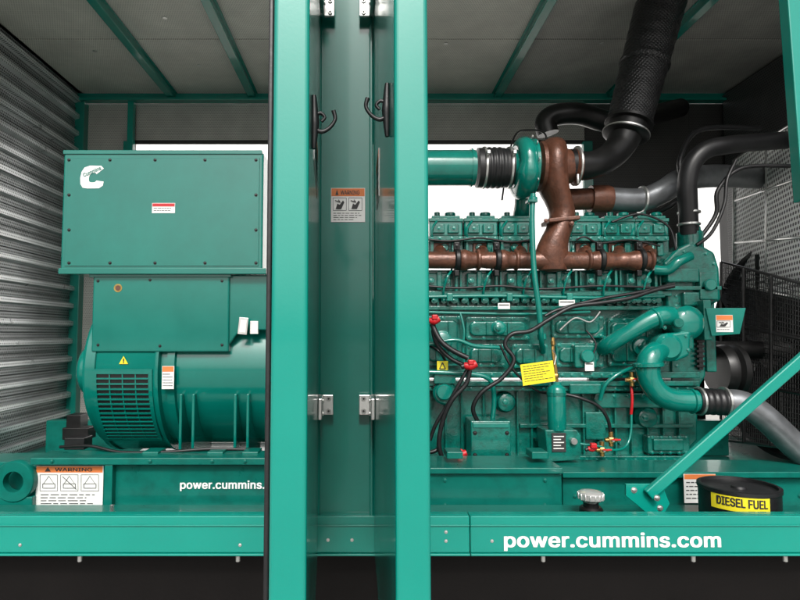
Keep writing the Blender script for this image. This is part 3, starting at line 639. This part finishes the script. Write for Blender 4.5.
# --- filter assembly
mb=MB(); a=V(557,430,2.80); mb.lathe([(0,S(8,2.8)),(.02,S(9,2.8)),(.19,S(9,2.8)),(.205,S(8,2.8)),(.215,S(5,2.8)),(.23,S(5,2.8))],a,(0,0,1),M_ENG2,26)
mb.lathe([(.165,S(9.6,2.8)),(.18,S(9.6,2.8))],a,(0,0,1),M_ENG,26)
mb.tube([V(557,384,2.80),V(556,372,2.80),V(553,352,2.82),V(553,338,2.84)],.008,M_BRASS,8); mb.cyl(V(556,378,2.8),(0,0,1),.014,.02,M_BRASS,6)
mb.cyl(V(553,345,2.82),(0,0,1),.011,.02,M_BRASS,10)
FL=mb.done('coolant_filter',EN)
mb=MB(); mb.prism([(545,430),(577,430),(581,436),(581,460),(548,462)],2.77,.14,M_ENG,.005); mb.pb(552,566,433,452,2.765,.006,M_INK,.001)
for k in range(5): mb.pb(553.5,564-(k%2)*3,436+k*3,437+k*3,2.763,.001,M_OFFW,0)
mb.cyl(V(573,441,2.77),(0,-1,0),.016,.02,M_STEEL); mb.done('filter_bracket',EN)
mb=MB(); mb.pb(471,511,421,463,2.80,.16,M_ENG,.005); mb.pb(473,509,423,428,2.795,.01,M_ENG2,.003); mb.pb(471,511,461,464,2.77,.18,M_ENG,.003); ob=mb.done('control_box',EN)
bolts(ob,[V(475,455,2.80),V(507,455,2.80),V(475,433,2.80),V(507,433,2.80)],.007,M_BLKM)
mb=MB(); c=V(538,373,2.76); M=Matrix.Translation(c)@Matrix.Rotation(-.12,4,'Y')@Matrix.Rotation(.15,4,'Z')
mb.box(-.083,.083,-.001,.001,-.05,.05,M_YEL,.0005,M=M)
rn=random.Random(9)
for k in range(7):
    xx=-.072
    while xx<.06-(k%3)*.02:
        ww=rn.uniform(.008,.022); mb.box(xx,xx+ww,-.0025,-.0012,.037-k*.0115,.0395-k*.0115,M_INK,0,M=M); xx+=ww+.004
mb.tube([c+Vector((.078,0,.04)),c+Vector((.09,.01,.08)),V(553,350,2.80)],.0025,M_STEEL,6)
mb.done('hanging_tag',EN)
mb=MB(); mb.pb(437,448,361,371,2.86,.002,M_YEL,.0005); mb.line([(442.5,362.5),(445.5,369),(439.5,369),(442.5,362.5)],2.858,M_INK,.5); mb.done('label_plate',EN)
for a,b,c_,d_ in ((559,575,300,306),(498,510,303,309),(585,594,362,371)):
    mb=MB(); mb.pb(a,b,c_,d_,2.875,.002,M_OFFW,.0005); mb.pb(a+1,b-1,c_+1.5,c_+2.5,2.874,.0005,M_INK,0); mb.done('label_plate',EN)
def cable(pts,r,m=M_BLK,name='cable',seg=10):
    mb=MB(); mb.tube([V(*p) for p in pts],r,m,seg); return mb.done(name,EN)
cable([(674,286,2.86),(655,290,2.85),(630,298,2.83),(600,303,2.83),(572,307,2.83),(548,320,2.82),(530,331,2.8),(512,334,2.8),(505,345,2.8),(514,360,2.79),(502,378,2.79),(482,392,2.79),(473,408,2.8),(478,422,2.83)],.0105)
cable([(674,284,2.87),(640,292,2.85),(600,299,2.84),(560,309,2.84),(545,316,2.84)],.008)
cable([(432,324,2.8),(440,340,2.78),(452,350,2.77),(468,358,2.76)],.013)
cable([(433,330,2.84),(437,344,2.82),(450,358,2.80),(466,366,2.79)],.011)
cable([(470,370,2.75),(466,384,2.75),(452,400,2.75),(443,420,2.76),(439,445,2.77),(446,462,2.78),(460,456,2.78)],.011)
cable([(467,370,2.76),(458,386,2.76),(447,406,2.77),(436,424,2.78),(430,440,2.8)],.009)
cable([(440,448,2.8),(428,452,2.8),(410,440,2.85)],.010)
cable([(430,346,2.9),(440,352,2.87),(446,362,2.9)],.007)
cable([(564,394,2.8),(580,398,2.78),(598,406,2.78),(608,420,2.79),(611,438,2.82)],.008)
cable([(566,440,2.8),(582,444,2.78),(598,446,2.78),(614,450,2.8),(626,446,2.84),(631,430,2.86),(631,400,2.86)],.006,M_ENG2)
cable([(500,345,2.88),(515,372,2.86),(540,392,2.86),(560,390,2.9)],.006)
cable([(586,330,2.90),(596,345,2.88),(588,362,2.88)],.005)
cable([(612,222,2.97),(640,214,2.97),(668,226,2.97),(676,250,2.96)],.006,M_BLK)
cable([(576,240,2.95),(585,237,2.94),(600,243,2.94),(630,240,2.94),(660,246,2.94)],.005,M_BLKM)
cable([(425,239,2.95),(450,241,2.94),(480,238,2.94),(510,242,2.94),(530,240,2.95)],.005,M_BLKM)
cable([(425,286,2.92),(460,288,2.91),(500,286,2.91),(540,289,2.91),(600,286,2.91),(660,288,2.91)],.006,M_BLK)
cable([(600,312,2.92),(590,322,2.9),(575,318,2.9),(560,330,2.91)],.005,M_STEEL)
cable([(460,312,2.91),(464,330,2.89),(463,350,2.89),(465,368,2.89)],.006,M_ENG2)
cable([(640,366,2.92),(622,372,2.88),(606,384,2.88),(600,400,2.91)],.010,M_ENG2,'coolant_line')
for p,ln,rr in (((434,321,2.78),.05,.019),((470,366,2.74),.06,.021),((459,455,2.76),.07,.018),((592,449,2.76),.04,.014)):
    mb=MB(); o=V(*p); mb.tube([o-Vector((ln/2,0,-.004)),o,o+Vector((ln/2,0,.012))],[rr*.6,rr,rr*.8],M_RED,14); mb.cyl(o-Vector((ln/2+.012,0,.004)),(1,0,.3),rr*.6,.02,M_BLK,12)
    mb.box(o.x-.012,o.x+.016,o.y-.024,o.y,o.z+.006,o.z+.03,M_RED,.005); mb.done('connector',EN)
for p in ((632,380,2.84),(611,440,2.81),(602,450,2.79)):
    mb=MB(); o=V(*p); mb.cyl(o-Vector((0,0,.03)),(0,0,1),.011,.07,M_BRASS,12); mb.cyl(o-Vector((0,0,.012)),(0,0,1),.018,.026,M_BRASS,6)
    mb.cyl(o-Vector((.03,0,0)),(1,0,0),.010,.06,M_BRASS,12); mb.box(o.x-.006,o.x+.035,o.y-.03,o.y-.026,o.z+.002,o.z+.010,M_RED,.002); mb.cyl(o,(0,-1,0),.006,.03,M_STEEL,8); mb.done('valve',EN)
cable([(631,386,2.86),(632,394,2.85),(632,404,2.85),(631,414,2.86)],.007,M_RED,'sensor_wire')
mb=MB(); mb.tube([V(425,372,2.86),(V(470,374,2.85)),V(490,380,2.85),V(494,400,2.87),V(492,421,2.9)],.012,M_ENG2,12); mb.done('coolant_line',EN)
mb=MB(); mb.tube([V(425,345,2.88),V(455,340,2.87),V(475,346,2.87),V(505,348,2.89)],.010,M_ENG2,12); mb.done('coolant_line',EN)
mb=MB(); mb.cyl(V(444,392,2.92),(0,-1,0),.06,.05,M_ENG,28); mb.cyl(V(444,392,2.87),(0,-1,0),.04,.02,M_ENG2,24); mb.pb(434,456,372,384,2.86,.05,M_ENG,.006); mb.done('pump',EN)
mb=MB(); mb.pb(575,597,345,368,2.89,.06,M_ENG,.008,seg=2); mb.cyl(V(586,356,2.89),(0,-1,0),.032,.03,M_ENG2,20); mb.done('oil_cooler_cover',EN)
mb=MB(); mb.pb(570,602,384,394,2.9,.1,M_ENG,.006); mb.done('bracket',EN)

# ================================================================ EXHAUST
EX=empty('exhaust_pipe',V(600,168,3.0),'black wrapped exhaust pipe rising from turbocharger to roof','exhaust pipe')
D=2.95
mb=MB(); mb.lathe([(0,S(17,D)),(.05,S(17,D))],V(569,166,2.95),(1,0,0),M_BLKM,28)
mb.tube([V(575,166,2.95),V(592,165,2.96),(V(608,158,3.0)),V(620,146,3.03),V(627,130,3.05)],[S(k,D) for k in (15,14,14,15,18)],M_BLKM,26)
mb.done('exhaust_elbow',EX)
mb=MB()
mb.lathe([(0,S(18,D)),(.006,S(20,D)),(.014,S(20,D)),(.02,S(18,D))],V(574,166,2.95),(1,0,0),M_STEEL,32)
mb.cyl(V(578,184,2.87),(0,0,1),.008,.05,M_STEEL,8)
mb.done('band_clamp',EX)
a=V(626,134,3.05); b=V(672,-40,3.15); ax=(b-a).normalized()
mb=MB(); mb.lathe([(-.02,S(19,3)),(-.01,S(23,3)),(.01,S(23,3)),(.015,S(20,3)),(.05,S(20,3)),(.055,S(24,3)),(.07,S(24,3)),(.075,S(21,3))],a,ax,M_BLKM,32)
mb.lathe([(-.004,S(23.4,3)),(.004,S(23.4,3))],a,ax,M_STEEL,32); mb.done('flange',EX)
mb=MB(); L=(b-a).length; pr=[]
n=90
for i in range(n+1):
    t=i/n; q=.075+t*L; r0=S(21.5+5*t,3.05); pr.append((q,r0+(.0018 if i%6<3 else 0)+(.01 if .30<t<.33 else 0)))
mb.lathe(pr,a,ax,M_WRAP,44); mb.done('flexible_bellows',EX)
mb=MB(); mb.tube([V(548,134,3.55),V(546,122,3.55),V(556,115,3.55),V(580,114,3.55),V(610,122,3.6),V(640,118,3.8),V(680,108,4.1)],S(11,3.5),M_BLKM,22); mb.done('breather_pipe',EX)
HO=empty('charge_air_piping',V(640,200,3.2),'grey charge air pipe and black rubber hoses','air hose')
mb=MB(); mb.tube([V(608,199,3.15),V(640,200,3.15),V(662,192,3.15),V(682,180,3.2),V(715,176,3.3),V(760,178,3.5)],S(12,3.15),M_GREY,24); mb.done('charge_air_pipe',HO)
mb=MB(); mb.tube([V(560,200,3.1),V(590,199,3.12),V(609,199,3.15)],S(11,3.1),M_BROWN,22); mb.lathe([(0,S(13.5,3.1)),(.02,S(14,3.1)),(.09,S(14,3.1)),(.11,S(13,3.1))],V(590,199,3.12),(1,0,0),M_BROWN,28); mb.done('coupling',HO)
mb=MB(); mb.lathe([(0,S(13,3.1)),(.004,S(14.4,3.1)),(.014,S(14.4,3.1)),(.018,S(13,3.1))],V(640,200,3.15),(1,0,0),M_STEEL,28); mb.done('band_clamp',HO)
mb=MB(); mb.tube([V(689,234,3.0),V(688,210,2.98),V(687,185,2.96),V(692,164,2.95),V(706,150,2.95),V(728,145,2.97),V(760,142,3.05),V(820,138,3.2)],S(9.2,2.95),M_BLK,24); mb.done('rubber_hose',HO)
for py in (226,214):
    mb=MB(); mb.lathe([(0,S(9.7,2.98)),(.003,S(10.8,2.98)),(.012,S(10.8,2.98)),(.015,S(9.7,2.98))],V(689,py,2.99),(0,0,1),M_STEEL,28); mb.done('band_clamp',HO)
for pts,r in (([(697,245,2.95),(712,232,2.93),(724,205,2.93),(727,180,2.94),(736,160,2.96)],.009),([(700,238,3.0),(716,214,3.0),(718,190,3.0),(742,168,3.0),(790,166,3.0)],.011),([(650,215,3.2),(672,205,3.1),(684,190,3.1),(680,160,3.1),(700,130,3.2),(760,128,3.3)],.014)):
    mb=MB(); mb.tube([V(*p) for p in pts],r,M_BLK,10); mb.done('cable',HO)

# ================================================================ RADIATOR AND FAN GUARD
RA=empty('radiator',(2.6,3.3,ZF),'radiator bulkhead with black cooling fan and wire guard','radiator')
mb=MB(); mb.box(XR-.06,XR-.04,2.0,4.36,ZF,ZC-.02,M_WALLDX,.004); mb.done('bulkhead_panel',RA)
mb=MB(); mb.box(XR-.035,XR+.1,2.0,4.5,ZF,ZC,M_BLKM); mb.done('radiator_frame',RA)
mb=MB()
def sheet(b0,b1,t0,t1,m):
    t=bmesh.new(); vs=[t.verts.new(v) for v in (b0,b1,t1,t0)]; f=t.faces.new(vs)
    r_=bmesh.ops.extrude_face_region(t,geom=[f])
    for v in r_['geom']:
        if isinstance(v,bmesh.types.BMVert): v.co.x+=.003
    mb.merge(t,m)
B0=V(734,285,3.95); B1=V(812,300,2.85); T0=V(734,160,3.95); T1=V(812,112,2.85)
for k in range(3):
    f0=k/3+.008; f1=(k+1)/3-.008
    sheet(B0.lerp(T0,f0),B1.lerp(T1,f0),B0.lerp(T0,f1),B1.lerp(T1,f1),M_SILV)
for k in range(4): mb.tube([B0.lerp(T0,k/3),B1.lerp(T1,k/3)],.009,M_CAP,8,straight=True)
for k in (0,.5,1): mb.tube([B0.lerp(B1,k)-Vector((.004,0,0)),T0.lerp(T1,k)-Vector((.004,0,0))],.007,M_CAP,8,straight=True)
mb.done('perforated_guard',RA)
fc=Vector((2.45,3.45,V(700,350,3.3).z)); FR=.62
mb=MB(); mb.lathe([(0,FR),(.16,FR),(.3,FR+.06),(.3,FR+.07),(-.005,FR+.02),(0,FR)],fc,(1,0,0),M_BLKM,56,cap=False); mb.done('fan_shroud',RA)
mb=MB(); mb.cyl(fc-Vector((.05,0,0)),(1,0,0),.13,.14,M_BLKM,32)
for k in range(8):
    a=2*math.pi*k/8; M=Matrix.Translation(fc)@Matrix.Rotation(a,4,'X')@Matrix.Rotation(.5,4,'Z')
    mb.box(-.006,.006,-.1,.1,.11,FR-.04,M_BLKM,.004,M=M)
mb.cyl(Vector((X(716),3.3,fc.z)),(1,0,0),.05,fc.x-X(716),M_BLKM,20)
mb.done('fan',RA)
# wire guard: oblique cage receding towards the back
mb=MB()
def wire(a,b,r=.0024,m=M_WIRE): mb.tube([a,b],r,m,6,straight=True)
G=[V(810,450,2.75),V(724,440,3.9)]; Gt=[V(810,285,2.75),V(724,262,3.9)]
n=40
for i in range(n+1):
    f=i/n; wire(G[0].lerp(G[1],f),Gt[0].lerp(Gt[1],f))
n=34
for i in range(n+1):
    f=i/n; off=Vector((-.005,0,0)); wire(G[0].lerp(Gt[0],f)+off,G[1].lerp(Gt[1],f)+off)
for f in (0,.33,.66,1): mb.tube([G[0].lerp(Gt[0],f)-Vector((.012,0,0)),G[1].lerp(Gt[1],f)-Vector((.012,0,0))],.009,M_WIRE,8,straight=True)
for f in (0,.33,.66,1): mb.tube([G[0].lerp(G[1],f)-Vector((.02,0,0)),Gt[0].lerp(Gt[1],f)-Vector((.02,0,0))],.009,M_WIRE,8,straight=True)
mb.done('fan_guard',RA)

# ================================================================ FUEL CONTAINER, FILLER CAP
zt2=V(740,495,2.1).z; zb2=ZF+.0; Rr=S(35,2.25)
c=Vector((V(739,500,2.25).x,2.25,zb2))
FC=empty('fuel_container',c,'round black fuel container with yellow lettered label','fuel container')
hh=zt2-zb2
mb=MB(); mb.lathe([(0,Rr*.96),(.006,Rr),(hh*.90,Rr),(hh*.92,Rr*1.03),(hh*.99,Rr*1.03),(hh,Rr),(hh,Rr*.93),(hh*.94,Rr*.92),(hh*.93,Rr*.2),(hh*.97,Rr*.18),(hh*.97,.001)],c,(0,0,1),M_BLK,56); mb.done('drum_body',FC)
za=zt2-.012; zb=V(740,515,2.1).z
mb=MB(); t=bmesh.new(); n=16; rr=Rr+.002; rows=[]
for i in range(n+1):
    a=math.radians(-72+(10+72)*i/n); rows.append((t.verts.new((c.x+rr*math.sin(a),c.y-rr*math.cos(a),za)),t.verts.new((c.x+rr*math.sin(a),c.y-rr*math.cos(a),zb))))
for A,B in zip(rows,rows[1:]): t.faces.new((A[0],B[0],B[1],A[1]))
mb.merge(t,M_YEL)
mid=c.x+Rr*math.radians(-29); hw=Rr*math.radians(35)
def inv(x,z,D):
    y=D; zz=z-H; dn=y*CT+zz*ST; return 365+F*x/dn, 300-F*(-y*ST+zz*CT)/dn
p0=inv(mid-hw,za-.010,c.y); p1=inv(mid+hw,zb+.016,c.y)
mb.text('DIESEL FUEL',p0[0],p1[0],p0[1],p1[1],c.y,M_INK,.03,bend=(c.x,c.y,Rr+.003)); mb.done('label_plate',FC)
k=S(.85,2.3); c=V(591,509,2.3)
mb=MB(); mb.lathe([(0,8*k),(9*k,8*k),(10*k,12*k),(12*k,14*k),(18*k,14*k),(20*k,12*k),(21*k,7*k),(21.5*k,.001)],c,(0,0,1),M_CAP,32)
for q in range(16):
    a=2*math.pi*q/16; mb.cyl(c+Vector((math.cos(a)*14*k,math.sin(a)*14*k,11.5*k)),(0,0,1),.9*k,7*k,M_CAP,8)
mb.lathe([(-.12,13*k),(1*k,13*k),(3*k,11*k)],c,(0,0,1),M_BLKM,28)
o=mb.done('fuel_filler_cap'); o['label']='bright plated fuel filler cap on short neck'; o['category']='fuel cap'
mb=MB(); mb.lathe([(3*k,8.6*k),(8*k,8.6*k)],c,(0,0,1),M_BLKM,24); mb.done('neck',o)
mb=MB(); a=V(112,514,2.25); mb.cyl(a,(0,0,1),.008,.035,M_CHROME,12); mb.cyl(a-Vector((0,0,.04)),(0,0,1),.016,.048,M_CHROME,12); o=mb.done('drain_plug'); o['label']='small chrome drain plug beside base rail'; o['category']='plug'

# ================================================================ LIGHT, WORLD, CAMERA
w=bpy.data.worlds.new('World'); scene.world=w; w.use_nodes=True; n=w.node_tree.nodes; l=w.node_tree.links
sky=n.new('ShaderNodeTexSky'); sky.sky_type='NISHITA'; sky.sun_disc=False; sky.sun_elevation=math.radians(44); sky.sun_rotation=math.radians(180); sky.dust_density=6; sky.air_density=1
hs=n.new('ShaderNodeHueSaturation'); hs.inputs['Saturation'].default_value=.25; hs.inputs['Value'].default_value=1.3
l.new(sky.outputs[0],hs.inputs['Color']); l.new(hs.outputs[0],n['Background'].inputs[0]); n['Background'].inputs[1].default_value=.15
sd=bpy.data.lights.new('sun','SUN'); sd.energy=1.9; sd.angle=math.radians(8); sd.color=(1,.97,.93)
so=bpy.data.objects.new('sun',sd); COL.objects.link(so)
dirv=Vector((.0,1,-.95)).normalized(); so.rotation_euler=dirv.to_track_quat('-Z','Y').to_euler(); so.location=(0,-3,6)
cd=bpy.data.cameras.new('camera'); cd.lens=26; cd.sensor_width=36; cd.shift_x=35/800; cd.clip_start=.05; cd.clip_end=500
co=bpy.data.objects.new('camera',cd); COL.objects.link(co); co.location=(0,0,H); co.rotation_euler=(math.radians(90)+TH,0,0); scene.camera=co
scene.view_settings.view_transform='Standard'; scene.view_settings.look='None'; scene.view_settings.exposure=0
